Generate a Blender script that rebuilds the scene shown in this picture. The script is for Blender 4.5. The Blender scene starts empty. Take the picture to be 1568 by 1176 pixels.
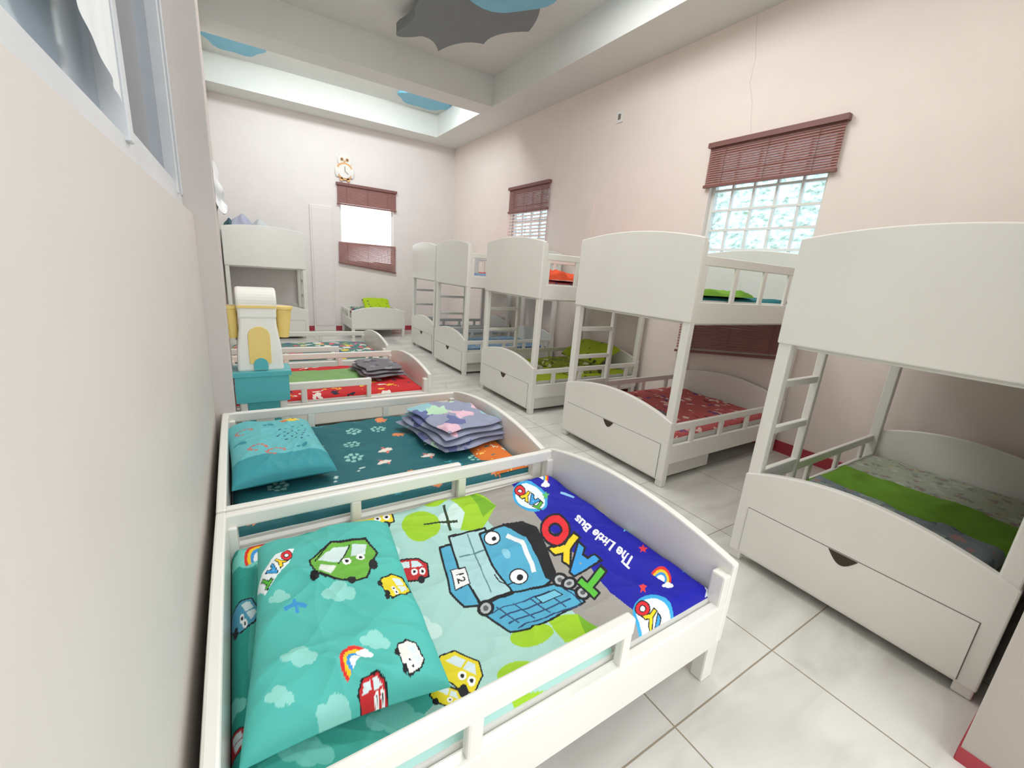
import bpy, bmesh, random
import numpy as np
from math import *
from mathutils import Matrix, Vector
random.seed(7); rng=np.random.RandomState(5)
scene=bpy.context.scene
# ------------------------------------------------------------------ camera
CH=1.37; FPX=650.2/1568.0
def basis(yaw,pitch,roll):
    F=np.array([sin(yaw)*cos(pitch),cos(yaw)*cos(pitch),-sin(pitch)])
    R0=np.array([cos(yaw),-sin(yaw),0]);U0=np.cross(R0,F)
    return R0*cos(roll)+U0*sin(roll),U0*cos(roll)-R0*sin(roll),F
CR,CU,CF=basis(radians(33.35),radians(14.87),radians(4.42))
cd=bpy.data.cameras.new("camera");cam=bpy.data.objects.new("camera",cd)
scene.collection.objects.link(cam);scene.camera=cam
cd.sensor_width=36;cd.lens=36*FPX;cd.clip_start=0.02
M=Matrix.Identity(4)
for i in range(3):
    M[i][0]=CR[i];M[i][1]=CU[i];M[i][2]=-CF[i]
M[0][3],M[1][3],M[2][3]=0,0,CH
cam.matrix_world=M
def bedplane(u,v,z):
    """back-projects image pixel coordinates through the camera -> metres on the horizontal cloth plane"""
    d=CF+CR*((u-784)/650.2)+CU*((588-v)/650.2); t=(z-CH)/d[2]
    return (d[0]*t,d[1]*t)
# ------------------------------------------------------------------ materials
def lin(c):
    c=np.array(c,float)/255.0
    return np.where(c<=0.04045,c/12.92,((c+0.055)/1.055)**2.4)
def col4(c): l=lin(c);return (float(l[0]),float(l[1]),float(l[2]),1)
MATS={}
def newmat(name):
    m=bpy.data.materials.new(name);m.use_nodes=True
    return m,m.node_tree,m.node_tree.nodes["Principled BSDF"]
def mat(name,c,rough=.5,bump=0.0,scale=60,var=0.04,spec=.5,metal=0):
    if name in MATS:return MATS[name]
    m,nt,b=newmat(name)
    tc=nt.nodes.new("ShaderNodeTexCoord");n=nt.nodes.new("ShaderNodeTexNoise");n.inputs["Scale"].default_value=scale*.1
    n.inputs["Detail"].default_value=5
    nt.links.new(tc.outputs["Object"],n.inputs["Vector"])
    r=nt.nodes.new("ShaderNodeValToRGB");c4=col4(c)
    r.color_ramp.elements[0].color=tuple(x*(1-var) for x in c4[:3])+(1,);r.color_ramp.elements[1].color=tuple(min(1,x*(1+var)) for x in c4[:3])+(1,)
    r.color_ramp.elements[0].position=.3;r.color_ramp.elements[1].position=.7
    nt.links.new(n.outputs["Fac"],r.inputs["Fac"]);nt.links.new(r.outputs["Color"],b.inputs["Base Color"])
    b.inputs["Roughness"].default_value=rough;b.inputs["Metallic"].default_value=metal
    b.inputs["Specular IOR Level"].default_value=spec
    if bump>0:
        n2=nt.nodes.new("ShaderNodeTexNoise");n2.inputs["Scale"].default_value=scale
        nt.links.new(tc.outputs["Object"],n2.inputs["Vector"])
        bu=nt.nodes.new("ShaderNodeBump");bu.inputs["Strength"].default_value=bump;bu.inputs["Distance"].default_value=.01
        nt.links.new(n2.outputs["Fac"],bu.inputs["Height"]);nt.links.new(bu.outputs["Normal"],b.inputs["Normal"])
    MATS[name]=m;return m
def mat_print(name,base,spots,scale=14,size=.28,rough=.85,dist=.07):
    """cloth with scattered printed motifs"""
    if name in MATS:return MATS[name]
    m,nt,b=newmat(name);L=nt.links.new
    tc=nt.nodes.new("ShaderNodeTexCoord")
    nz=nt.nodes.new("ShaderNodeTexNoise");nz.inputs["Scale"].default_value=scale*1.6
    L(tc.outputs["Object"],nz.inputs["Vector"])
    mixv=nt.nodes.new("ShaderNodeMix");mixv.data_type='RGBA';mixv.inputs[0].default_value=dist
    L(tc.outputs["Object"],mixv.inputs[6]);L(nz.outputs["Color"],mixv.inputs[7])
    v=nt.nodes.new("ShaderNodeTexVoronoi");v.inputs["Scale"].default_value=scale
    L(mixv.outputs[2],v.inputs["Vector"])
    th=nt.nodes.new("ShaderNodeMath");th.operation='LESS_THAN';th.inputs[1].default_value=size
    L(v.outputs["Distance"],th.inputs[0])
    sep=nt.nodes.new("ShaderNodeSeparateColor");L(v.outputs["Color"],sep.inputs[0])
    r=nt.nodes.new("ShaderNodeValToRGB");r.color_ramp.interpolation='CONSTANT'
    els=r.color_ramp.elements
    while len(els)<len(spots):els.new(.5)
    for i,s in enumerate(spots):
        els[i].position=i/len(spots);els[i].color=col4(s)
    L(sep.outputs[0],r.inputs["Fac"])
    mx=nt.nodes.new("ShaderNodeMix");mx.data_type='RGBA';mx.inputs[6].default_value=col4(base)
    L(th.outputs[0],mx.inputs[0]);L(r.outputs["Color"],mx.inputs[7]);L(mx.outputs[2],b.inputs["Base Color"])
    b.inputs["Roughness"].default_value=rough
    MATS[name]=m;return m
def mat_vcol(name,rough=.7):
    m,nt,b=newmat(name);a=nt.nodes.new("ShaderNodeVertexColor");a.layer_name="Col"
    nt.links.new(a.outputs["Color"],b.inputs["Base Color"]);b.inputs["Roughness"].default_value=rough
    b.inputs["Specular IOR Level"].default_value=.3
    return m
WHITE=mat("bed_white_paint",(235,233,226),.22,.03,30,.02)
SEAM=mat("bed_seam_shadow",(126,122,112),.7)
NOTCH=mat("handle_recess",(66,56,46),.8)
MATT=mat("mattress_cloth",(206,206,200),.9,.1,80)
# ------------------------------------------------------------------ mesh builder
class MB:
    def __init__(s): s.v=[];s.f=[];s.m=[]
    def add(s,vs,fs,mi=0):
        o=len(s.v);s.v+= [tuple(map(float,p)) for p in vs];s.f+=[tuple(i+o for i in f) for f in fs];s.m+=[mi]*len(fs)
    def box(s,x0,x1,y0,y1,z0,z1,mi=0):
        s.add([(x,y,z) for z in (z0,z1) for y in (y0,y1) for x in (x0,x1)],
              [(0,2,3,1),(4,5,7,6),(0,1,5,4),(2,6,7,3),(0,4,6,2),(1,3,7,5)],mi)
    def prism(s,poly,ax,a0,a1,mi=0):
        n=len(poly)
        def P(p,a):
            if ax==0:return (a,p[0],p[1])
            if ax==1:return (p[0],a,p[1])
            return (p[0],p[1],a)
        s.add([P(p,a0) for p in poly]+[P(p,a1) for p in poly],
              [tuple(range(n)),tuple(range(2*n-1,n-1,-1))]+[(i,i+n,(i+1)%n+n,(i+1)%n) for i in range(n)],mi)
    def cyl(s,p,q,r,n=16,mi=0,r2=None):
        p=Vector(p);q=Vector(q);d=(q-p).normalized();a=d.orthogonal().normalized();b=d.cross(a);r2=r if r2 is None else r2
        vs=[p+(a*cos(2*pi*i/n)+b*sin(2*pi*i/n))*r for i in range(n)]+[q+(a*cos(2*pi*i/n)+b*sin(2*pi*i/n))*r2 for i in range(n)]
        s.add(vs,[tuple(range(n-1,-1,-1)),tuple(range(n,2*n))]+[(i,(i+1)%n,(i+1)%n+n,i+n) for i in range(n)],mi)
    def sphere(s,c,rx,ry,rz,mi=0,n=14,m=10):
        vs=[];fs=[]
        for j in range(m+1):
            t=pi*j/m
            for i in range(n):
                a=2*pi*i/n;vs.append((c[0]+rx*sin(t)*cos(a),c[1]+ry*sin(t)*sin(a),c[2]+rz*cos(t)))
        for j in range(m):
            for i in range(n):
                fs.append((j*n+i,(j+1)*n+i,(j+1)*n+(i+1)%n,j*n+(i+1)%n))
        s.add(vs,fs,mi)
    def obj(s,name,mats,bevel=0,smooth=False,parent=None,loc=None,rot=0):
        me=bpy.data.meshes.new(name);me.from_pydata(s.v,[],s.f)
        for m in mats:me.materials.append(m)
        for i,p in enumerate(me.polygons):p.material_index=s.m[i];p.use_smooth=smooth
        bm=bmesh.new();bm.from_mesh(me);bmesh.ops.recalc_face_normals(bm,faces=bm.faces);bm.to_mesh(me);bm.free()
        o=bpy.data.objects.new(name,me);scene.collection.objects.link(o)
        if bevel:
            b=o.modifiers.new("bevel","BEVEL");b.width=bevel;b.segments=2;b.limit_method='ANGLE';b.angle_limit=radians(50)
        if parent:o.parent=parent
        if loc is not None:o.location=loc
        o.rotation_euler[2]=rot
        return o
def empty(name,loc=(0,0,0),rot=0):
    e=bpy.data.objects.new(name,None);scene.collection.objects.link(e);e.location=loc;e.rotation_euler[2]=rot;e.empty_display_size=.1;return e
def adopt(child,parent):
    """parent while keeping the world position"""
    pm=Matrix.Translation(parent.location)@Matrix.Rotation(parent.rotation_euler[2],4,'Z')
    child.parent=parent;child.matrix_parent_inverse=pm.inverted();return child
def arch(w,z0,ze,rise,n=20,y0=0):
    p=[(y0,z0),(y0+w,z0)]
    for i in range(n+1):
        t=1-i/n;p.append((y0+w*t,ze+rise*(1-(2*t-1)**2)))
    return p
# ------------------------------------------------------------------ cloth
GLY={}
def glyph(body,offset):
    if (body,offset) in GLY:return GLY[(body,offset)]
    cu=bpy.data.curves.new("g","FONT");cu.body=body;cu.size=1;cu.offset=offset;cu.align_x='CENTER';cu.align_y='CENTER';cu.resolution_u=4
    ob=bpy.data.objects.new("g",cu);scene.collection.objects.link(ob)
    dg=bpy.context.evaluated_depsgraph_get();ev=ob.evaluated_get(dg);me=ev.to_mesh();me.calc_loop_triangles()
    t=[[tuple(me.vertices[i].co[:2]) for i in tr.vertices] for tr in me.loop_triangles]
    ev.to_mesh_clear();bpy.data.objects.remove(ob);bpy.data.curves.remove(cu)
    GLY[(body,offset)]=t;return t
class Canvas:
    def __init__(s,x0,x1,y0,y1,res,base):
        s.nx=int(round((x1-x0)/res))+1;s.ny=int(round((y1-y0)/res))+1
        s.x=np.linspace(x0,x1,s.nx);s.y=np.linspace(y0,y1,s.ny)
        s.X,s.Y=np.meshgrid(s.x,s.y);s.c=np.zeros((s.ny,s.nx,3));s.c[:]=lin(base);s.z=.37
    def poly(s,pts,c,plane=True):
        if plane:pts=[bedplane(u,v,s.z) for u,v in pts]  # outlines given in image pixels, projected through the camera onto the cloth
        xs=[p[0] for p in pts];ys=[p[1] for p in pts]
        i0,i1=np.searchsorted(s.x,[min(xs),max(xs)]);j0,j1=np.searchsorted(s.y,[min(ys),max(ys)])
        if i1<=i0 or j1<=j0:return
        X=s.X[j0:j1,i0:i1];Y=s.Y[j0:j1,i0:i1];ins=np.zeros(X.shape,bool)
        n=len(pts)
        for k in range(n):
            xa,ya=pts[k];xb,yb=pts[(k+1)%n]
            if ya==yb:continue
            cnd=((ya>Y)!=(yb>Y))&(X<(xb-xa)*(Y-ya)/(yb-ya)+xa)
            ins^=cnd
        s.c[j0:j1,i0:i1][ins]=lin(c)
    def out(s,pts,c,w=3,oc=(20,20,25)):
        for k in range(len(pts)): s.line(pts[k],pts[(k+1)%len(pts)],w,oc)
        s.poly(pts,c)
        for k in range(len(pts)): s.line(pts[k],pts[(k+1)%len(pts)],w*.6,oc)
    def ell(s,u,v,a,b,c,rot=0):
        r=radians(rot);s.poly([(u+a*cos(t)*cos(r)-b*sin(t)*sin(r),v+a*cos(t)*sin(r)+b*sin(t)*cos(r)) for t in [2*pi*i/22 for i in range(22)]],c)
    def line(s,p,q,w,c):
        dx,dy=q[0]-p[0],q[1]-p[1];l=hypot(dx,dy) or 1;nx,ny=-dy/l*w/2,dx/l*w/2;ex,ey=dx/l*w*.3,dy/l*w*.3
        s.poly([(p[0]+nx-ex,p[1]+ny-ey),(q[0]+nx+ex,q[1]+ny+ey),(q[0]-nx+ex,q[1]-ny+ey),(p[0]-nx-ex,p[1]-ny-ey)],c)
    def path(s,pts,w,c):
        for a,b in zip(pts[:-1],pts[1:]):s.line(a,b,w,c)
    def text(s,body,u,v,ang,size,c,offset=0.0):
        d=(cos(radians(ang)),sin(radians(ang)));up=(d[1],-d[0])
        for t in glyph(body,offset):
            s.poly([(u+size*(x*d[0]+y*up[0]),v+size*(x*d[1]+y*up[1])) for x,y in t],c)
    def cloud(s,u,v,k,c):
        for dx,dy,r in ((-.9,.1,.55),(0,-.25,.8),(.85,.1,.6),(0,.2,.7)):s.ell(u+dx*k,v+dy*k,r*k,r*k*.8,c)
    def rainbow(s,u,v,k,rot=0):
        for i,c in enumerate(((225,50,40),(245,200,40),(60,150,220),(240,245,245))):
            rr=k*(1-.2*i);s.poly([(u+rr*cos(t+rot),v-rr*sin(t+rot)) for t in [pi*j/12 for j in range(13)]],c)
        s.cloud(u+k*.8*cos(rot),v-k*.8*sin(rot)+2,k*.35,(245,250,250))
    def star(s,u,v,k,c):
        s.poly([(u+(k if i%2==0 else k*.45)*sin(pi*i/5),v-(k if i%2==0 else k*.45)*cos(pi*i/5)) for i in range(10)],c)
    def sample(s,X,Y):
        i=np.clip(np.searchsorted(s.x,X),0,s.nx-1);j=np.clip(np.searchsorted(s.y,Y),0,s.ny-1);return s.c[j,i]
def wrinkle(X,Y,seed,amp):
    r=np.random.RandomState(seed);Z=np.zeros_like(X)
    wx=X+.05*np.sin(7*Y+seed)+.03*np.sin(13*X+2*seed);wy=Y+.05*np.sin(6*X+seed*2)+.02*np.sin(17*Y)
    for k in range(9):
        a=r.uniform(0,pi);f=r.uniform(6,26);ph=r.uniform(0,6.28)
        s=np.sin(f*(wx*cos(a)+wy*sin(a))+ph);Z+=(1-np.abs(s))**2*r.uniform(.3,1)*8/f*1.2
    Z-=Z.mean();return Z*amp
def grid_obj(name,X,Y,Z,mats,colr=None,parent=None):
    ny,nx=X.shape;co=np.stack([X,Y,Z],-1).reshape(-1,3)
    idx=np.arange(nx*ny).reshape(ny,nx)
    f=np.stack([idx[:-1,:-1],idx[:-1,1:],idx[1:,1:],idx[1:,:-1]],-1).reshape(-1,4)
    me=bpy.data.meshes.new(name);me.vertices.add(len(co));me.vertices.foreach_set("co",co.ravel())
    me.loops.add(f.size);me.loops.foreach_set("vertex_index",f.ravel().astype(np.int32))
    me.polygons.add(len(f));me.polygons.foreach_set("loop_start",np.arange(0,f.size,4,dtype=np.int32))
    me.update(calc_edges=True);me.validate()
    me.polygons.foreach_set("use_smooth",np.ones(len(f),bool))
    if colr is not None:
        ca=me.color_attributes.new("Col","FLOAT_COLOR","POINT")
        ca.data.foreach_set("color",np.concatenate([colr.reshape(-1,3),np.ones((nx*ny,1))],1).astype(np.float32).ravel())
    for m in mats:me.materials.append(m)
    o=bpy.data.objects.new(name,me);scene.collection.objects.link(o)
    if parent:o.parent=parent
    return o
def cloth(name,x0,x1,y0,y1,z,material,seed=1,amp=.006,res=.015,canvas=None,drop=.06,owner=None,wave=0):
    nx=int((x1-x0)/res)+1;ny=int((y1-y0)/res)+1
    X,Y=np.meshgrid(np.linspace(x0,x1,nx),np.linspace(y0,y1,ny))
    d=np.minimum(np.minimum(X-x0,x1-X),np.minimum(Y-y0,y1-Y))
    Z=z+wrinkle(X,Y,seed,amp)*np.clip(d/.04,0,1)-drop*np.exp(-d/.014)
    colr=canvas.sample(X,Y) if canvas is not None else None
    if wave:
        X=X+wave*np.sin(Y*9+seed)+wave*.4*np.sin(Y*23);Y=Y+wave*.5*np.sin(X*11+seed)
    o=grid_obj(name,X,Y,Z,[material],colr)
    if owner:adopt(o,owner)
    return o
def pillow(name,cx,cy,a,b,z,h,rot,material,seed=1,canvas=None,n=70,tilt=0,tilty=0,wr=.006):
    th=np.linspace(-1,1,n);U,V=np.meshgrid(th,th)
    T=np.sqrt(np.clip((1-U**4)*(1-V**4),0,1))
    px=a*U*(1-.06*np.cos(V*pi/2)*np.abs(U)**6);py=b*V*(1-.05*np.cos(U*pi/2)*np.abs(V)**6)
    c,s=cos(rot),sin(rot);X=cx+px*c-py*s;Y=cy+px*s+py*c
    W=wrinkle(X*1.3,Y*1.3,seed,wr)*np.clip(T*1.6,0,1)
    ztop=z+h*T**.8+W+tilt*U+tilty*V;zb=z-h*.35*T+tilt*U+tilty*V
    Xs=np.concatenate([X,X[::-1][1:]],0);Ys=np.concatenate([Y,Y[::-1][1:]],0);Zs=np.concatenate([ztop,zb[::-1][1:]],0)
    colr=canvas.sample(Xs,Ys) if canvas is not None else None
    return grid_obj(name,Xs,Ys,Zs,[material],colr)
# ------------------------------------------------------------------ room shell
XR,YF,ZC,XL=3.95,8.76,3.65,-.15
ZT=4.03
def wallmat(name,c):return mat(name,c,.55,.06,45,.015,.4)
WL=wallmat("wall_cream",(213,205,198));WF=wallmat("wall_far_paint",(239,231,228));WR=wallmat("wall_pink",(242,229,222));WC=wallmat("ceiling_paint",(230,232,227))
def floor_mat():
    m,nt,b=newmat("marble_tiles");L=nt.links.new;N=nt.nodes.new
    tc=N("ShaderNodeTexCoord");sp=N("ShaderNodeSeparateXYZ");L(tc.outputs["Object"],sp.inputs[0])
    def grout(out,off):
        a=N("ShaderNodeMath");a.operation='SUBTRACT';a.inputs[1].default_value=off;L(out,a.inputs[0])
        d=N("ShaderNodeMath");d.operation='DIVIDE';d.inputs[1].default_value=.6;L(a.outputs[0],d.inputs[0])
        s=N("ShaderNodeMath");s.operation='ROUND';L(d.outputs[0],s.inputs[0])
        e=N("ShaderNodeMath");e.operation='SUBTRACT';L(d.outputs[0],e.inputs[0]);L(s.outputs[0],e.inputs[1])
        g=N("ShaderNodeMath");g.operation='ABSOLUTE';L(e.outputs[0],g.inputs[0])
        h=N("ShaderNodeMath");h.operation='LESS_THAN';h.inputs[1].default_value=.0048;L(g.outputs[0],h.inputs[0]);return h.outputs[0]
    gx=grout(sp.outputs[0],1.68);gy=grout(sp.outputs[1],.54)
    mx=N("ShaderNodeMath");mx.operation='MAXIMUM';L(gx,mx.inputs[0]);L(gy,mx.inputs[1])
    mp=N("ShaderNodeMapping");mp.inputs["Rotation"].default_value=(0,0,.7);mp.inputs["Scale"].default_value=(.9,3.0,1);L(tc.outputs["Object"],mp.inputs[0])
    n=N("ShaderNodeTexNoise");n.inputs["Scale"].default_value=2.0;n.inputs["Detail"].default_value=4;n.inputs["Distortion"].default_value=.8;L(mp.outputs[0],n.inputs["Vector"])
    r=N("ShaderNodeValToRGB");r.color_ramp.elements[0].position=.30;r.color_ramp.elements[0].color=col4((202,200,193))
    r.color_ramp.elements[1].position=.62;r.color_ramp.elements[1].color=col4((221,220,214));L(n.outputs["Fac"],r.inputs["Fac"])
    mc=N("ShaderNodeMix");mc.data_type='RGBA';mc.inputs[7].default_value=col4((150,138,118));L(mx.outputs[0],mc.inputs[0]);L(r.outputs["Color"],mc.inputs[6])
    L(mc.outputs[2],b.inputs["Base Color"])
    rr=N("ShaderNodeMapRange");rr.inputs[3].default_value=.06;rr.inputs[4].default_value=.6;L(mx.outputs[0],rr.inputs[0]);L(rr.outputs[0],b.inputs["Roughness"])
    b.inputs["Specular IOR Level"].default_value=.8
    return m
m=MB();m.box(-.45,XR+.2,-3,YF+.2,-.1,0);m.obj("floor",[floor_mat()])
SILL=1.522
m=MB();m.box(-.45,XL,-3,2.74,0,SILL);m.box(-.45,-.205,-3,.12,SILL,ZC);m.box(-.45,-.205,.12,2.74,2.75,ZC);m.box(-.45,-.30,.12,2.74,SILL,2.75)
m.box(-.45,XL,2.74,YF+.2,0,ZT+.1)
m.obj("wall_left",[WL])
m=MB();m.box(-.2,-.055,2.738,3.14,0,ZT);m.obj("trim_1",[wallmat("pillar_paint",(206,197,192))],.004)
def wall_with_holes(name,axis,a0,a1,lo,hi,z1,holes,mt):
    m=MB();cur=lo
    def bx(p,q,z0,zz):
        if q-p<1e-4 or zz-z0<1e-4:return
        if axis==0:m.box(a0,a1,p,q,z0,zz)
        else:m.box(p,q,a0,a1,z0,zz)
    for p,q,zb,zt in sorted(holes):
        bx(cur,p,0,z1);bx(p,q,0,zb);bx(p,q,zt,z1);cur=q
    bx(cur,hi,0,z1);return m.obj(name,[mt])
W2=(1.77,2.79,1.0,2.62);W1=(5.42,6.42,1.0,2.62);W0=(1.71,2.70,1.30,2.62)
wall_with_holes("wall_right",0,XR,XR+.2,.04,YF+.2,ZT+.1,[W2,W1],WR)
wall_with_holes("wall_far",1,YF,YF+.2,-.15,XR,ZT+.1,[W0],WF)
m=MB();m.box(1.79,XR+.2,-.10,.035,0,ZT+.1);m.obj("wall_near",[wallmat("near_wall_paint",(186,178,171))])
m=MB()
m.box(3.35,XR,.04,YF,ZC,ZT+.1);m.box(-.2,3.35,8.26,YF,ZC,ZT+.1);m.box(-.2,3.35,6.18,6.56,ZC,ZT+.1)
m.box(-.45,3.35,-1.0,1.6,ZC,ZT+.1);m.box(-.45,3.35,1.6,6.18,ZT,ZT+.1);m.box(-.2,3.35,6.56,8.26,ZT,ZT+.1)
m.obj("ceiling",[WC])
BASE=mat("red_skirting",(176,60,72),.35)
m=MB();m.box(-.14,XR,YF-.012,YF,0,.09);m.obj("baseboard_far",[BASE])
m=MB();m.box(XR-.012,XR,.05,YF-.012,0,.10);m.obj("baseboard_right",[BASE])
m=MB();m.box(1.785,1.79,-.10,.038,0,.05);m.box(1.79,XR-.013,.035,.040,0,.05);m.obj("baseboard_near",[BASE])
m=MB();m.box(1.20,1.58,YF-.03,YF,0,2.24);m.box(1.23,1.55,YF-.038,YF-.03,.1,2.2);m.obj("trim_2",[WF],.004)
m=MB();m.box(XR-.02,XR,4.40,4.48,0,2.30);m.obj("trim_3",[WR],.003)
m=MB();cp=[(2.63,3.64),(2.60,3.45),(2.57,3.30),(2.58,3.12),(2.52,2.95),(2.50,2.80),(2.47,2.68)]
for (ya,za),(yb,zb) in zip(cp[:-1],cp[1:]):m.cyl((XR-.0002,ya,za),(XR-.0002,yb,zb),.0013,5)
m.obj("wall_crack",[mat("crack_grey",(206,190,182),.8)])
# ------------------------------------------------------------------ windows and blinds
FRAME=mat("window_frame_white",(238,238,235),.35);ALU=mat("aluminium_frame",(210,212,214),.35)
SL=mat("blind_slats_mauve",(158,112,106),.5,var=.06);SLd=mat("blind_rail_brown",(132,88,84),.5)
def clear_glass():
    m,nt,b=newmat("window_glass");nt.nodes.remove(b);o=nt.nodes["Material Output"]
    t=nt.nodes.new("ShaderNodeBsdfTransparent");g=nt.nodes.new("ShaderNodeBsdfGlossy");g.inputs["Roughness"].default_value=.05
    x=nt.nodes.new("ShaderNodeMixShader");x.inputs[0].default_value=.06
    nt.links.new(t.outputs[0],x.inputs[1]);nt.links.new(g.outputs[0],x.inputs[2]);nt.links.new(x.outputs[0],o.inputs[0]);return m
def frosted_glass():
    m,nt,b=newmat("patterned_glass");nt.nodes.remove(b);o=nt.nodes["Material Output"];L=nt.links.new
    tc=nt.nodes.new("ShaderNodeTexCoord");mp=nt.nodes.new("ShaderNodeMapping");mp.inputs["Scale"].default_value=(1,1,2.2);L(tc.outputs["Object"],mp.inputs[0])
    n=nt.nodes.new("ShaderNodeTexNoise");n.inputs["Scale"].default_value=15;n.inputs["Detail"].default_value=8;n.inputs["Roughness"].default_value=.8;L(mp.outputs[0],n.inputs["Vector"])
    r=nt.nodes.new("ShaderNodeValToRGB");e=r.color_ramp.elements;e[0].position=.38;e[0].color=col4((166,186,170));e[1].position=.60;e[1].color=col4((236,243,250))
    k=e.new(.48);k.color=col4((206,222,226));L(n.outputs["Fac"],r.inputs["Fac"])
    t=nt.nodes.new("ShaderNodeBsdfTranslucent");L(r.outputs[0],t.inputs[0])
    g=nt.nodes.new("ShaderNodeBsdfGlossy");g.inputs["Roughness"].default_value=.2
    x=nt.nodes.new("ShaderNodeMixShader");x.inputs[0].default_value=.05
    L(t.outputs[0],x.inputs[1]);L(g.outputs[0],x.inputs[2]);L(x.outputs[0],o.inputs[0]);return m
GL=clear_glass();FG=frosted_glass()
def window(name,axis,a,w,cols,rows,glass,bar=.010):
    p,q,zb,zt=w;m=MB()
    def bx(u0,u1,z0,z1,d0,d1,mi=0):
        if axis==0:m.box(a+d0,a+d1,u0,u1,z0,z1,mi)
        else:m.box(u0,u1,a+d0,a+d1,z0,z1,mi)
    t=.03
    bx(p,p+t,zb,zt,.05,.11);bx(q-t,q,zb,zt,.05,.11);bx(p+t,q-t,zt-t,zt,.05,.11);bx(p+t,q-t,zb,zb+t,.05,.11)
    for i in range(1,cols):
        u=p+(q-p)*i/cols;bx(u-bar,u+bar,zb+t,zt-t,.06,.09)
    for j in range(1,rows):
        z=zb+(zt-zb)*j/rows;bx(p+t,q-t,z-bar,z+bar,.055,.095)
    bx(p+t,q-t,zb+t,zt-t,.098,.102,1)
    return m.obj(name,[FRAME,glass])
w1o=window("window_1",1,YF,W0,1,1,GL);w2o=window("window_2",0,XR,W1,4,7,FG);w3o=window("window_3",0,XR,W2,5,9,FG)
def blind(owner,axis,a,p,q,zt,zb,sag=0,gap=.02,h=.021,rail=True,mt=None):
    """slats hung in front of the wall plane; sag lowers one end of the lowest slats"""
    m=MB();n=max(2,int(round((zt-zb)/gap)))
    def bar(z0,z1,k,d0,d1,d2,mi,ex=0):
        vs=[]
        for u,kk in ((p-ex if p<q else p+ex,k),(q+ex if p<q else q-ex,0)):
            for dd in (0,1):
                for z,dsh in ((z0,0),(z1,d2)):
                    d=(d0 if dd==0 else d1)+dsh
                    vs.append((a-d,u,z-kk) if axis==0 else (u,a-d,z-kk))
        m.add(vs,[(0,1,3,2),(4,6,7,5),(0,2,6,4),(1,5,7,3),(0,4,5,1),(2,3,7,6)],mi)
    for i in range(n):
        z=zt-i*gap;k=(i/n)**1.5*sag
        bar(z-h,z,k,.034,.036,-.010,0)
    if rail:bar(zt+.002,zt+.045,0,.004,.058,0,1,.015)
    bar(zb-.028,zb-.004,sag,.018,.046,0,1,.008)
    for f in (.15,.5,.85):
        u=p+(q-p)*f
        m.cyl((a-.040,u,zt) if axis==0 else (u,a-.040,zt),(a-.040,u,zb-sag*(1-f)) if axis==0 else (u,a-.040,zb-sag*(1-f)),.0018,6,1)
    return m.obj("blind",[mt or SL,SLd],parent=owner)
blind(w1o,1,YF,1.67,2.74,2.63,2.33)
blind(w1o,1,YF,2.74,1.67,1.66,1.30,sag=.13,rail=False)
blind(w2o,0,XR,5.38,6.46,2.63,2.31)
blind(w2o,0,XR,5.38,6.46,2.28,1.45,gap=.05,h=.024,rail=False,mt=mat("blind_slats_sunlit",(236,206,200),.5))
blind(w3o,0,XR,1.72,2.83,2.63,2.31)
blind(w3o,0,XR,2.83,1.72,1.25,.84,sag=.14,rail=False)
def pane(name,c1,c2):
    m,nt,b=newmat(name);b.inputs["Roughness"].default_value=.08
    n=nt.nodes.new("ShaderNodeTexNoise");n.inputs["Scale"].default_value=1.2;r=nt.nodes.new("ShaderNodeValToRGB");r.color_ramp.elements[0].color=col4(c1);r.color_ramp.elements[1].color=col4(c2)
    nt.links.new(n.outputs[0],r.inputs[0]);nt.links.new(r.outputs[0],b.inputs["Base Color"]);return m
m=MB()
m.box(-.235,-.185,.12,2.74,SILL,1.60);m.box(-.235,-.185,.12,2.74,2.70,2.76);m.box(-.235,-.185,.12,.18,1.60,2.7);m.box(-.235,-.180,2.68,2.74,1.60,2.7)
m.box(-.225,-.175,1.38,1.43,1.59,2.7);m.box(-.234,-.200,1.46,1.49,1.59,2.7);m.box(-.225,-.18,2.50,2.54,1.59,2.7);m.box(-.212,-.19,1.49,2.5,1.59,1.64)
m.box(-.25,-.22,1.43,2.66,1.60,2.7,1);m.box(-.25,-.22,.18,1.43,1.60,2.7,2)
w4=m.obj("window_4",[ALU,pane("dark_window_pane",(60,70,86),(96,112,130)),pane("pale_window_pane",(140,152,164),(176,190,200))],.003)
ny,nx=40,90
U,V=np.meshgrid(np.linspace(0,1,nx),np.linspace(0,1,ny))
Yc=.70+.64*U+.03*V;Zb=1.80-.15*U+.008*np.sin(U*14);Zc_=Zb*(1-V)+2.69*V;Xc=-.174+.003*np.sin(U*18+V*2)+.0015*np.sin(U*41)
adopt(grid_obj("curtain",Xc,Yc,Zc_,[mat("curtain_white",(232,233,234),.8)]),w4)
U,V=np.meshgrid(np.linspace(0,1,24),np.linspace(0,1,24))
grid_obj("hanging_cloth",-.054+.040*np.sin(pi*U)*(.3+.7*(1-V))*(1+.3*np.sin(V*14+U*5)),2.86+.16*U+.015*np.sin(V*9),1.60+.20*V-.05*(1-V)*np.abs(np.sin(U*7)),[mat("curtain_white",(228,230,232),.8)])
m=MB();m.box(XR-.012,XR,4.09,4.19,3.14,3.26);m.box(XR-.018,XR-.012,4.12,4.16,3.17,3.23,1);m.obj("wall_socket",[FRAME,SEAM],.003)
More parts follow.
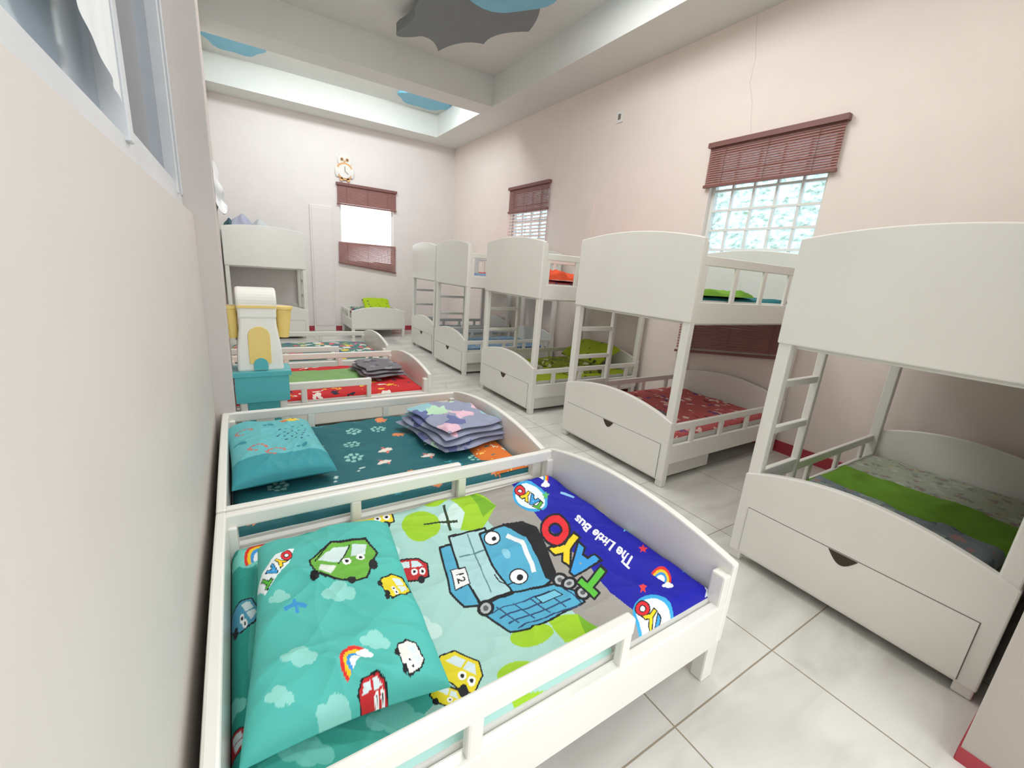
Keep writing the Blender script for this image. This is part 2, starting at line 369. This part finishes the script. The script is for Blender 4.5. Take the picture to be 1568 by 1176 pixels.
# ------------------------------------------------------------------ bunk beds
def bunk(x0,y0,L,W,H,rot=0,rise=.055,lad=1):
    e=empty("bunk_bed",(x0,y0,0),rot)
    m=MB();P=.06;g=.004
    for x in (g,L-.055):
        for y in (g,W-P):m.box(x,x+.055-g,y,y+P-g,0,H-.02)
    m.prism(arch(W,1.14,H,rise),0,-.005,.032)
    m.prism(arch(W,.045,.475,.09),0,-.005,.032)
    m.prism(arch(W,1.14,H,rise),0,L-.03,L+.004)
    m.prism(arch(W,.17,.475,.10),0,L-.03,L+.004)
    for ya,yb,side in ((.010,.034,0),(W-.034,W-.010,1)):
        m.box(.05,L-.05,ya,yb,1.13,1.27)
        st=.05 if side!=lad else .46
        m.box(st,L-.05,ya,yb,H-.16,H-.10)
        k=4 if side!=lad else 3
        for i in range(k):
            x=st+(L-.055-st)*(i+(0.0 if side!=lad else .35))/k+.006;m.box(x,x+.045,ya+.002,yb-.002,1.265,H-.155)
        m.box(.05,L-.05,ya,yb,.16,.30)
        m.box(.05,L-.05,ya,yb,.405,.455)
        for i in range(4):
            x=.25+(L-.45)*i/3;m.box(x,x+.05,ya+.002,yb-.002,.295,.41)
    yl=W-.03 if lad else .02
    m.box(.43,.465,yl-.014,yl+.024,.30,H-.14)
    for z in (.47,.70,.94):m.box(.052,.44,yl-.01,yl+.020,z-.018,z+.018)
    m.box(.055,L-.055,.035,W-.035,1.12,1.15);m.box(.055,L-.055,.035,W-.035,.14,.165)
    m.obj("frame",[WHITE],.006,parent=e)
    m=MB();a,b=.055,W-.055
    m.box(-.0065,-.0049,a-.003,b+.003,.057,.308,1)
    m.box(-.011,-.0066,a,b,.06,.305,0)
    m.prism([(W/2-.055+.11*i/12,.306-.05*sin(pi*i/12)) for i in range(13)],0,-.0125,-.0111,2)
    m.box(.034,.62,.066,W-.066,.03,.13,0)
    m.obj("drawer",[WHITE,SEAM,NOTCH],parent=e)
    m=MB();m.box(.06,L-.06,.038,W-.038,.17,.325);m.box(.06,L-.06,.038,W-.038,1.152,1.28);m.obj("mattresses",[MATT],.02,parent=e)
    return e
BK=dict(b4=(2.11,.06,1.62,.93),b3=(2.37,1.64,1.5,1.10),b2=(2.37,3.25,1.5,1.05),b1=(2.42,4.86,1.45,.99),b0=(2.53,6.16,1.38,.99))
BE={}
for k,(x,y,L,W) in BK.items():BE[k]=bunk(x,y,L,W,1.60 if k=="b4" else 1.65,rise=.045 if k=="b4" else .05)
FB=bunk(1.0,7.9,.84,1.12,1.70,rot=pi/2,lad=0)
P_gray=mat_print("print_grey_floral",(172,180,162),[(140,150,136),(176,178,146),(156,140,134),(190,196,184)],22,.45)
P_red=mat_print("print_red_monkeys",(196,96,96),[(240,206,196),(140,60,70),(110,76,130),(236,200,190)],11,.30,dist=.12)
P_lime=mat_print("print_lime_trucks",(158,176,30),[(90,110,20),(196,206,70),(158,176,30),(60,70,40)],12,.3)
P_blue=mat_print("print_pale_blue",(130,160,190),[(200,190,120),(90,120,160),(170,190,200)],12,.3)
P_bg=mat_print("print_blue_grey",(134,146,152),[(176,140,140),(100,116,124),(160,176,168)],18,.4)
P_beach=mat_print("print_orange",(226,120,44),[(40,120,120),(250,200,90),(200,60,40),(240,240,220)],16,.33,dist=.12)
P_redc=mat_print("print_red_cars",(206,44,48),[(240,230,220),(40,40,60),(240,190,60),(206,44,48)],11,.3,dist=.12)
P_multi=mat_print("print_multi",(80,130,124),[(230,210,80),(226,96,116),(70,80,150),(236,236,226)],12,.46,dist=.12)
GREEN=mat("blanket_green",(108,156,40),.9,.2,90);GREY=mat_print("blanket_grey",(122,120,126),[(90,90,100),(150,150,160)],12,.35)
TEALB=mat("blanket_teal",(20,110,120),.9,.2,90)
def on(b,material,fx0,fx1,name,z=.345,seed=3,amp=.006,fy0=.0,fy1=1.0,drop=.05,wave=0):
    x,y,L,W=BK[b];ax,bx=x+.07,x+L-.07;ay,by=y+.045,y+W-.045
    return cloth(name,ax+(bx-ax)*fx0,ax+(bx-ax)*fx1,ay+(by-ay)*fy0,ay+(by-ay)*fy1,z,material,seed,amp,drop=drop,owner=BE[b],wave=wave)
on("b4",P_gray,0,1,"bed_sheet",seed=3,amp=.009)
on("b4",GREEN,.27,.64,"green_blanket",z=.370,seed=4,amp=.012,fy0=.02,fy1=.97,wave=.012,drop=.03)
on("b4",P_bg,.03,.30,"loose_blanket",z=.42,seed=8,amp=.022,fy0=.06,fy1=.93,wave=.02)
on("b3",P_red,0,1,"bed_sheet",seed=5,amp=.009);on("b3",GREY,.0,.26,"loose_blanket",z=.40,seed=9,amp=.022,fy0=.30,fy1=.97,wave=.015)
on("b2",P_lime,0,1,"bed_sheet",seed=6,amp=.01);on("b2",P_gray,.0,.25,"loose_blanket",z=.40,seed=9,amp=.02,fy0=.3,fy1=.95,wave=.015)
on("b2",mat_print("print_lime_dark",(120,134,30),[(60,70,30),(170,180,60),(200,200,160)],14,.4),.35,.8,"lime_blanket",z=.40,seed=19,amp=.02,fy0=.05,fy1=.7,wave=.02)
on("b1",P_blue,0,1,"bed_sheet",seed=7);on("b0",P_blue,0,1,"bed_sheet",seed=8)
for b,mt in (("b4",P_gray),("b3",TEALB),("b2",P_red),("b1",P_blue),("b0",P_redc)):
    on(b,mt,0,1,"upper_bed_sheet",z=1.30,seed=11)
on("b3",GREEN,.05,.5,"green_blanket",z=1.34,seed=12,amp=.02,drop=.03,wave=.01)
on("b2",mat("orange_red_cloth",(226,84,44),.8),.05,.6,"upper_blanket",z=1.37,seed=13,amp=.03,fy1=.7,drop=.05,wave=.02)
pillow("pillow",3.60,3.80,.17,.34,.48,.08,.0,P_lime,3,tilt=.08)
# ------------------------------------------------------------------ low child beds
def child_bed(x0,y0,L,W,rot=0):
    """local +x = head(0) -> foot(L), y=0 is the near side"""
    e=empty("child_bed",(x0,y0,0),rot);m=MB();Z=.48;g=.004
    m.prism(arch(W,.0,Z,.015),0,0,.032)
    m.prism(arch(W,.16,Z,.07),0,L-.032,L)
    for y in (g,W-.055):
        m.box(L-.065,L-g,y,y+.055-g,0,.44);m.box(.03,.06,y,y+.05-g,.0,.44)
    gx=min(.98,L*.66)
    m.box(.025,gx,.001,.034,.425,Z);m.box(gx-.036,gx-.002,.003,.032,.32,.43);m.box(gx*.5-.02,gx*.5+.02,.003,.032,.32,.43)
    m.box(.025,L-.025,.001,.036,.15,.325)
    m.box(.025,L-.025,W-.034,W-.001,.425,Z);m.box(.025,L-.025,W-.034,W-.001,.15,.325)
    for x in (.3*L,.62*L):m.box(x,x+.04,W-.032,W-.003,.32,.43)
    m.box(.03,L-.03,.03,W-.03,.135,.168)
    m.obj("frame",[WHITE],.007,parent=e)
    m=MB();m.box(.035,L-.035,.037,W-.037,.17,.335);m.obj("mattress",[MATT],.02,parent=e)
    return e
c1=child_bed(-.12,.59,1.48,1.035);c2=child_bed(-.12,1.635,1.44,1.12);c3=child_bed(-.12,3.28,1.46,1.05);c4=child_bed(-.12,4.62,1.50,1.0)
c5=child_bed(1.69,8.74,.86,.97,rot=-pi/2)
# -- printed duvet on the nearest bed
K=(22,24,30)
C=Canvas(-.12,1.36,.56,1.66,.0020,(172,214,206));C.z=.37
TEAL=(72,178,164)
C.poly([(300,1250),(330,780),(500,775),(600,860),(680,1060),(620,1120),(560,1250)],TEAL)
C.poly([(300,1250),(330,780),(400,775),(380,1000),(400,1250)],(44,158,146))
for u,v,k in ((380,850,22),(470,1150,30),(545,790,22),(610,1100,34),(350,1070,20)):C.cloud(u,v,k,(120,208,196))
for u,v,k in ((640,960,26),(700,790,20),(590,840,16),(720,1070,24)):C.cloud(u,v,k,(206,232,226))
C.poly([(705,745),(790,722),(1010,870),(1075,930),(1045,985),(985,1010),(905,960),(820,880)],(160,156,150))
C.poly([(772,722),(850,695),(1140,850),(1120,930),(1080,960),(1048,962),(1000,975),(972,930),(935,905),(900,862),(842,812),(805,770)],(20,22,164))
LI=(160,206,40);LD=(118,176,36)
C.ell(645,803,30,24,LI);C.ell(665,762,22,12,LI)
C.poly([(683,757),(722,742),(760,775),(735,812),(705,808),(712,785)],LI);C.poly([(715,745),(760,775),(740,790)],LD)
C.line((690,808),(680,775),4,(40,60,30));C.line((650,800),(700,795),3,(40,60,30))
C.ell(815,972,34,16,LI,-10);C.poly([(835,945),(885,938),(925,962),(900,985),(865,985)],LI);C.poly([(885,938),(925,962),(900,975)],LD)
C.ell(795,1028,34,20,LI,-12);C.poly([(780,1060),(850,1035),(960,1000),(945,1040),(840,1095)],LI)
BL=(84,172,206)
C.out([(674,838),(690,832),(735,925),(712,926),(690,905)],BL,4)
C.out([(688,820),(742,806),(765,850),(792,900),(738,925),(706,880)],(172,212,214),4)
C.line((716,816),(752,908),2,(90,130,140));C.line((704,850),(768,832),2,(90,130,140))
C.out([(735,815),(772,802),(800,812),(838,866),(846,884),(826,900),(786,905),(752,858)],BL,4)
C.poly([(772,800),(800,796),(822,806),(838,835),(852,872),(850,888),(836,882),(824,850),(806,822)],K)
C.path([(778,818),(800,830),(815,858),(818,870)],7,(236,240,240))
C.ell(754,821,13,11.5,K);C.ell(754,821,11,9.5,(245,248,248));C.ell(757,822,3.5,3.5,K)
C.ell(795,879,15,13,K);C.ell(795,879,13,11,(245,248,248));C.ell(797,880,5,5,K)
C.path([(758,876),(766,888),(778,893),(788,888)],2,K);C.ell(775,846,8,5,(140,205,226),40)
C.out([(733,932),(790,905),(850,890),(884,905),(896,918),(812,966),(782,966)],BL,4)
for i in range(4):C.line((752+i*14,938+i*8),(842+i*16,902+i*7),2.5,(40,70,110))
for i in range(5):C.line((760+i*26,930-i*8),(795+i*24,955-i*9),2,(40,70,110))
C.out([(820,912),(850,900),(862,908),(832,921)],(120,200,225),2)
for u,v in ((858,884),(872,890),(893,905),(744,930)):C.ell(u,v,13,11,K);C.ell(u,v,8,7,(180,184,184));C.ell(u,v,4,3.5,(90,92,96))
C.out([(690,874),(712,868),(720,896),(698,903)],(240,240,240),2);C.text("12",705,886,74,17,K,.02)
def car(c,u,v,w,h,colr,rot=0):
    r=radians(rot)
    T=lambda pts:[(u+(x*w)*cos(r)-(y*h)*sin(r),v+(x*w)*sin(r)+(y*h)*cos(r)) for x,y in pts]
    c.out(T([(-.5,.25),(-.5,-.15),(-.3,-.45),(.25,-.5),(.48,-.2),(.5,.3),(.2,.42),(-.3,.4)]),colr,3)
    c.poly(T([(-.36,-.1),(-.25,-.35),(0,-.38),(0,-.1)]),(220,236,240));c.poly(T([(.05,-.38),(.22,-.38),(.36,-.12),(.05,-.1)]),(220,236,240))
    for x in (-.28,.3):
        p=T([(x,.4)])[0];c.ell(p[0],p[1],w*.1,h*.16,K)
    for x in (.12,.34):
        p=T([(x,.08)])[0];c.ell(p[0],p[1],w*.09,h*.13,(250,250,250));c.ell(p[0],p[1],w*.04,h*.06,K)
YE=(236,216,40)
car(C,570,790,64,40,YE,-10);car(C,628,872,56,36,(200,40,44),-4);car(C,703,1025,74,58,YE,30);car(C,608,925,44,46,YE,45)
car(C,640,1035,40,40,(240,240,236),60);car(C,372,938,42,52,(80,160,190),60);car(C,685,1065,50,30,(236,216,40),20);car(C,350,1125,40,60,(180,40,44),80)
C.path([(590,895),(600,930),(620,950)],3,K)
def word(c,pts,k,ang):
    cs=((228,40,50),(250,214,40),(60,160,225),(90,190,60))
    for ch,(u,v) in zip("OYAT",pts):c.text(ch,u,v,ang,k,K,.11)
    for ch,(u,v),cc in zip("OYAT",pts,cs):c.text(ch,u,v,ang,k,cc,.045)
word(C,[(852,809),(871,833),(891,858),(912,884)],51,220)
C.text("The Little Bus",925,826,219.5,20,(246,247,252),.03)
for (u,v,k) in ((812,760,1.0),(1006,942,1.35)):
    C.ell(u,v,29*k,22*k,(60,170,225),35);C.ell(u,v,25*k,18*k,(236,246,250),35)
    word(C,[(u-15*k,v-11*k),(u-5*k,v-4*k),(u+5*k,v+4*k),(u+14*k,v+11*k)],19*k,215)
for u,v,k,c in ((918,770,10,(245,230,60)),(960,806,8,(120,200,235)),(1018,836,9,(80,190,90)),(1087,896,8,(230,240,250)),(792,727,6,(120,200,235)),(985,838,8,(225,50,60)),(880,738,6,(90,150,230)),(975,774,6,(90,150,230)),(1050,868,7,(90,150,230)),(836,757,6,(90,190,110)),(985,900,7,(225,60,60)),(905,745,4,(250,220,60))):C.star(u,v,k,c)
C.path([(860,753),(878,760)],5,(150,205,240));C.rainbow(827,732,13,-.6);C.rainbow(1012,884,17,-.6);C.line((908,764),(928,780),5,(235,235,240))
C.rainbow(398,852,24,.5)
VC=mat_vcol("printed_cotton",.6)
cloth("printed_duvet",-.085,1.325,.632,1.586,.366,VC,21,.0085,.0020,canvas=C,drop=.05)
D=Canvas(-.2,.6,.5,1.8,.0025,(84,188,178));D.z=.45
for u,v,k in ((460,1030,20),(520,930,18),(575,1000,16),(430,930,12),(520,1090,24),(430,1080,16)):D.cloud(u,v,k,(146,216,206))
D.out([(476,880),(508,848),(560,842),(578,862),(562,905),(540,915),(486,905)],(110,180,66),4)
D.poly([(488,878),(512,855),(535,852),(520,884)],(214,234,232));D.poly([(540,850),(562,850),(560,866),(538,870)],(214,234,232));D.poly([(492,886),(516,889),(508,905),(490,900)],(225,235,225))
D.line((506,850),(484,880),2,K);D.line((536,851),(520,886),2,K)
for u,v in ((532,880),(553,872)):D.ell(u,v,7,6,(250,250,250));D.ell(u,v,3,3,K)
for u,v in ((484,908),(540,912),(572,884)):D.ell(u,v,7,7,K)
D.poly([(393,908),(424,862),(452,856),(444,885),(408,924)],(240,248,250));word(D,[(440,868),(430,880),(420,893),(409,907)],20,128)
D.path([(440,955),(455,945),(470,950)],7,(60,150,210));D.path([(452,940),(458,960)],5,(60,150,210))
D.rainbow(548,1035,26,1.0);car(D,604,915,40,46,YE,60);car(D,572,1062,44,30,(200,40,44),-20);car(D,628,1015,42,38,(238,238,230),60)
pillow("pillow",.175,1.075,.212,.355,.412,.088,-.085,VC,5,canvas=D,n=300,wr=.010)
# bedding bed 2 : teal sea print painted in metres
E_=Canvas(-.12,1.32,1.62,2.76,.004,(38,104,112))
def mP(pts,c,cv=None):(cv or E_).poly(pts,c,plane=False)
def mell(x,y,a,b,c,rot=0,cv=None):mP([(x+a*cos(t)*cos(rot)-b*sin(t)*sin(rot),y+a*cos(t)*sin(rot)+b*sin(t)*cos(rot)) for t in [2*pi*i/18 for i in range(18)]],c,cv)
rr=np.random.RandomState(12)
sp=[]
for i in range(500):
    x,y=rr.uniform(-.05,1.2),rr.uniform(1.7,2.7)
    if all(hypot(x-a,y-b)>.14 for a,b in sp):sp.append((x,y))
for i,(x,y) in enumerate(sp):
    k=i%5;a=rr.uniform(0,6.28);A=(150,206,196)
    if k==0:
        for j in range(7):mell(x+.035*cos(j*.9),y+.035*sin(j*.9),.012,.012,A)
        mell(x,y,.013,.013,A)
    elif k==1:
        mell(x,y,.035,.024,(236,226,214),a);mell(x+.035*cos(a),y+.035*sin(a),.014,.012,(236,226,214));
        for s in (-1,1):mell(x+.022*cos(a+s*1.3),y+.03*sin(a+s*1.3),.016,.007,(222,120,110),a+s)
    elif k==2:
        mell(x,y,.045,.022,(64,160,170),a);mell(x,y,.036,.015,(38,104,112),a);mP([(x-.04*cos(a),y-.04*sin(a)),(x-.07*cos(a+.4),y-.07*sin(a+.4)),(x-.07*cos(a-.4),y-.07*sin(a-.4))],(64,160,170))
    elif k==3:
        mell(x,y,.028,.03,(230,140,90));
        for j in range(5):mell(x+.03*cos(a+.5*j),y+.03*sin(a+.5*j),.02,.006,(230,140,90),a+.5*j)
    else:
        for j in range(3):mell(x+.02*j*cos(a),y+.02*j*sin(a)+.012*(j%2),.008,.008,(200,226,220))
s2=cloth("patterned_bed_sheet",-.085,1.285,1.675,2.715,.362,VC,31,.009,.006,canvas=E_,drop=.05,owner=c2)
cloth("folded_edge",1.06,1.27,1.69,2.70,.374,P_beach,32,.008,.012,drop=.02,owner=c2,wave=.01)
# sea-print pillow (pale aqua with dotted puffer fish and octopus lines)
G=Canvas(-.15,.36,1.85,2.65,.0035,(104,186,192))
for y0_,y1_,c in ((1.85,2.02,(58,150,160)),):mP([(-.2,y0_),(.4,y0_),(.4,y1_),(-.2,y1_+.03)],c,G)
mell(.20,2.48,.05,.035,(240,204,70),.3,G);mell(.165,2.47,.02,.025,(226,120,60),0,G);mell(.215,2.495,.008,.008,(30,40,60),0,G)
for i in range(26):
    a=i*2.4;r_=.017*sqrt(i);mell(.20+r_*cos(a),2.25+r_*1.2*sin(a),.0065,.0065,(28,92,120),0,G)
for (cx,cy) in ((.03,2.12),(.10,2.06),(-.02,2.35)):
    for j in range(10):
        a=j*.5;mell(cx+.035*cos(a),cy+.03*sin(a),.007,.007,(206,106,92),0,G)
for (cx,cy) in ((.03,2.50),(.10,2.40),(.22,2.08),(-.03,2.22)):mell(cx,cy,.022,.012,(52,140,158),cx*20,G);mell(cx-.026,cy,.009,.011,(52,140,158),0,G)
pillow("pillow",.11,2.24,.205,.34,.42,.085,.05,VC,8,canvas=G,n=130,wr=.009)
P_fold=mat_print("print_grey_dino",(150,156,180),[(186,222,190),(104,112,160),(228,190,206),(150,196,206)],7,.46,dist=.16)
def folded(name,cx,cy,a,b,z,layers,mt,rot=0,seed=1,th=.03):
    e=empty(name,(cx,cy,z),rot)
    for i in range(layers):
        n=50;T=np.linspace(-1,1,n);U,V=np.meshgrid(T,T)
        e4=np.sqrt(np.clip((1-U**8)*(1-V**8),0,1));k=1-.05*i
        X=a*k*U+.01*np.sin(V*5+i*2);Y=b*k*V+.012*np.sin(U*4+i)
        W=wrinkle(X,Y,seed+i,.014 if i==layers-1 else .003)
        top=th*(i+.5)+th*.5*e4+W*e4;bot=th*(i+.5)-th*.5*e4
        Xs=np.concatenate([X,X[::-1][1:]]);Ys=np.concatenate([Y,Y[::-1][1:]]);Zs=np.concatenate([top,bot[::-1][1:]])
        grid_obj("fold_%d"%(i+1),Xs,Ys,Zs,[mt],parent=e)
    return e
folded("folded_blanket",1.06,2.24,.23,.28,.385,4,P_fold,.15,3,th=.032)
cloth("bed_sheet",-.085,1.30,3.32,4.29,.362,P_redc,41,.007,.015,drop=.05,owner=c3)
cloth("green_blanket",.10,.98,3.66,4.10,.378,mat("blanket_sage",(134,176,112),.9,.2,90),42,.010,.015,drop=.02,owner=c3,wave=.012)
folded("folded_blanket",1.03,3.80,.18,.22,.39,3,GREY,.1,6)
cloth("bed_sheet",-.085,1.34,4.66,5.58,.362,P_multi,43,.007,.015,drop=.05,owner=c4)
cloth("bed_sheet",1.73,2.62,7.92,8.70,.362,P_gray,44,.012,.015,drop=.05,owner=c5)
pillow("pillow",2.3,8.5,.26,.13,.52,.07,0,mat_print("print_green_star",(176,206,20),[(40,60,120),(120,160,30)],14,.22),9,tilty=.10)
folded("folded_blanket",1.90,8.25,.13,.2,.38,4,P_multi,0,7)
# ------------------------------------------------------------------ toy tower
TW=mat("toy_white",(240,238,230),.35);TY=mat("toy_yellow",(238,208,122),.4);TT=mat("toy_teal",(84,178,184),.35)
e=empty("toy_storage_tower",(.095,3.02,0))
def archpoly(cx,w,z0,z1,n=12):
    r=w/2;return [(cx-r,z0),(cx+r,z0)]+[(cx+r*cos(pi*i/n),z1-r+r*sin(pi*i/n)) for i in range(n+1)]
m=MB()
m.prism([(-.125,.66),(.125,.66),(.118,.80),(.100,.93),(.095,1.0),(-.095,1.0),(-.100,.93),(-.118,.80)],1,-.07,.07,0)
m.cyl((-.105,0,1.085),(.105,0,1.085),.078,28,0);m.box(-.10,.10,-.076,.076,.98,1.085,0)
for s in (-1,1):m.box(min(s*.085,s*.13),max(s*.085,s*.13),-.085,.085,0,.60,0)
m.obj("body",[TW],.014,smooth=False,parent=e)
m=MB();m.prism(archpoly(0,.115,.71,.935),1,-.078,-.069,1);m.prism(archpoly(0,.075,.67,.745),1,-.082,-.079,2)
for s in (-1,1):
    m.cyl((s*.135,0,.86),(s*.145,0,1.04),.032,18,1,.045);m.cyl((s*.145,0,1.035),(s*.145,0,1.052),.052,18,1)
m.box(-.10,.10,-.086,-.079,1.045,1.06,1)
m.box(-.145,.145,-.10,.10,.47,.64,2);m.box(-.16,.16,-.11,.11,.635,.665,2)
m.box(-.085,.085,-.08,.07,0,.47,2);m.prism(archpoly(0,.10,.12,.42),1,-.086,-.081,0)
m.obj("fittings",[TW,TY,TT],.006,parent=e)
# ------------------------------------------------------------------ wall clock (owl)
CW=mat("clock_white",(238,234,228),.4);CO=mat("clock_orange",(226,176,120),.5);CK=mat("clock_dark",(110,84,76),.5)
e=empty("owl_wall_clock",(1.81,YF-.02,2.93));m=MB()
m.cyl((0,.02,-.06),(0,-.01,-.06),.145,32,1);m.cyl((0,-.011,-.06),(0,-.018,-.06),.115,32,0)
m.cyl((0,.02,.12),(0,-.008,.12),.115,28,0)
for s in (-1,1):
    m.cyl((s*.045,-.009,.13),(s*.045,-.014,.13),.030,16,1);m.cyl((s*.045,-.015,.13),(s*.045,-.018,.13),.018,12,2)
    m.prism([(s*.10,.15),(s*.05,.21),(s*.085,.23)],1,-.005,.02,0);m.sphere((s*.13,0,-.08),.035,.02,.09,0)
    m.cyl((s*.06,.0,-.20),(s*.06,-.01,-.20),.03,12,1)
m.prism([(-.02,.115),(.02,.115),(0,.08)],1,-.02,-.009,1)
m.box(-.004,.004,-.024,-.019,-.06,.02,2);m.prism([(0,-.065),(0,-.055),(.06,-.10),(.058,-.108)],1,-.024,-.019,2)
m.obj("body",[CW,CO,CK],parent=e)
# ------------------------------------------------------------------ ceiling sculptures
SG=mat("sculpture_grey",(130,136,138),.7);SB=mat("sculpture_blue",(128,196,222),.5)
def cusped(pts,depth,n=10):
    cx=sum(p[0] for p in pts)/len(pts);cy=sum(p[1] for p in pts)/len(pts);o=[]
    for i,(a,dp) in enumerate(zip(pts,depth)):
        b=pts[(i+1)%len(pts)];mx,my=(a[0]+b[0])/2,(a[1]+b[1])/2;c=(mx+(cx-mx)*dp,my+(cy-my)*dp)
        for k in range(n):
            t=k/n;o.append(((1-t)**2*a[0]+2*t*(1-t)*c[0]+t*t*b[0],(1-t)**2*a[1]+2*t*(1-t)*c[1]+t*t*b[1]))
    return o
e=empty("cloud_ceiling_sculpture",(0,0,0));m=MB()
pl=cusped([(1.74,5.45),(1.98,5.40),(2.26,5.60),(2.60,5.08),(2.84,4.52),(2.62,4.0),(2.1,3.75),(1.7,4.1),(1.74,4.95)],[-.5,.2,.35,.35,-.1,-.1,-.1,-.1,.2])
m.prism(pl,2,3.84,3.94,0)
m.obj("lower_panel",[SG],parent=e)
m=MB();m.prism([(2.12+.52*cos(2*pi*i/40)*(1+.05*cos(5*2*pi*i/40)),3.84+.5*sin(2*pi*i/40)*(1+.05*cos(5*2*pi*i/40))) for i in range(40)],2,3.77,3.838,0)
m.cyl((2.2,4.6,3.94),(2.2,4.6,ZT),.05,12,0);m.obj("upper_panel",[SB],parent=e)
for nm,cx,cy,sx,sy in (("blue_cloud_ceiling_panel",2.92,7.74,.44,.34),("blue_cloud_ceiling_panel",.22,7.6,.35,.4)):
    m=MB();m.prism([(cx+sx*cos(2*pi*i/48)*(1+.07*cos(6*2*pi*i/48)),cy+sy*sin(2*pi*i/48)*(1+.07*cos(6*2*pi*i/48))) for i in range(48)],2,ZT-.03,ZT-.001,0);m.obj(nm,[SB])
# ------------------------------------------------------------------ bags on the far bunk
m=MB()
for x,y,a,b_,h_,c in ((.14,8.25,.20,.14,.24,0),(.42,8.3,.17,.12,.20,1),(-.02,8.2,.09,.09,.16,2),(.72,8.25,.12,.1,.10,2)):
    o=len(m.v);m.sphere((0,0,0),1,1,1,c,22,16)
    for i in range(o,len(m.v)):
        X,Y,Z=m.v[i];k=(1-.45*max(Z,0)**1.5)*(1+.13*sin(5*atan2(Y,X)+3*Z+o)+.06*sin(11*atan2(Y,X)));m.v[i]=(x+a*X*k,y+b_*Y*k,1.66+h_*Z*(1+.12*sin(4*X+o)))
adopt(m.obj("stored_bags",[mat("bag_lilac",(176,178,198),.6),mat("bag_grey",(200,204,206),.6),mat("bag_teal",(60,90,96),.6)],smooth=True),FB)
# ------------------------------------------------------------------ lights
def area(name,loc,sx,sy,e,c,rot=(0,0,0)):
    l=bpy.data.lights.new(name,'AREA');l.shape='RECTANGLE';l.size=sx;l.size_y=sy;l.energy=e;l.color=c
    o=bpy.data.objects.new(name,l);scene.collection.objects.link(o);o.location=loc;o.rotation_euler=rot;return o
area("ceiling_fill",(2.2,.9,3.6),1.6,1.0,16,(1,.965,.94))  # fill added out of view to brighten the near end, not a real fitting
area("ceiling_fill",(1.7,3.0,3.98),2.2,1.2,56,(1,.99,.97))  # second added fill, hidden up in the tray to brighten the middle of the room
area("cove_light",(1.6,6.86,3.98),2.8,.4,48,(.91,.98,1),rot=(radians(18),0,0))
w=bpy.data.worlds.new("world");scene.world=w;w.use_nodes=True
bg=w.node_tree.nodes["Background"];bg.inputs[0].default_value=(.95,.975,1,1);bg.inputs[1].default_value=2.0
scene.view_settings.view_transform='Standard'
scene.view_settings.exposure=.33
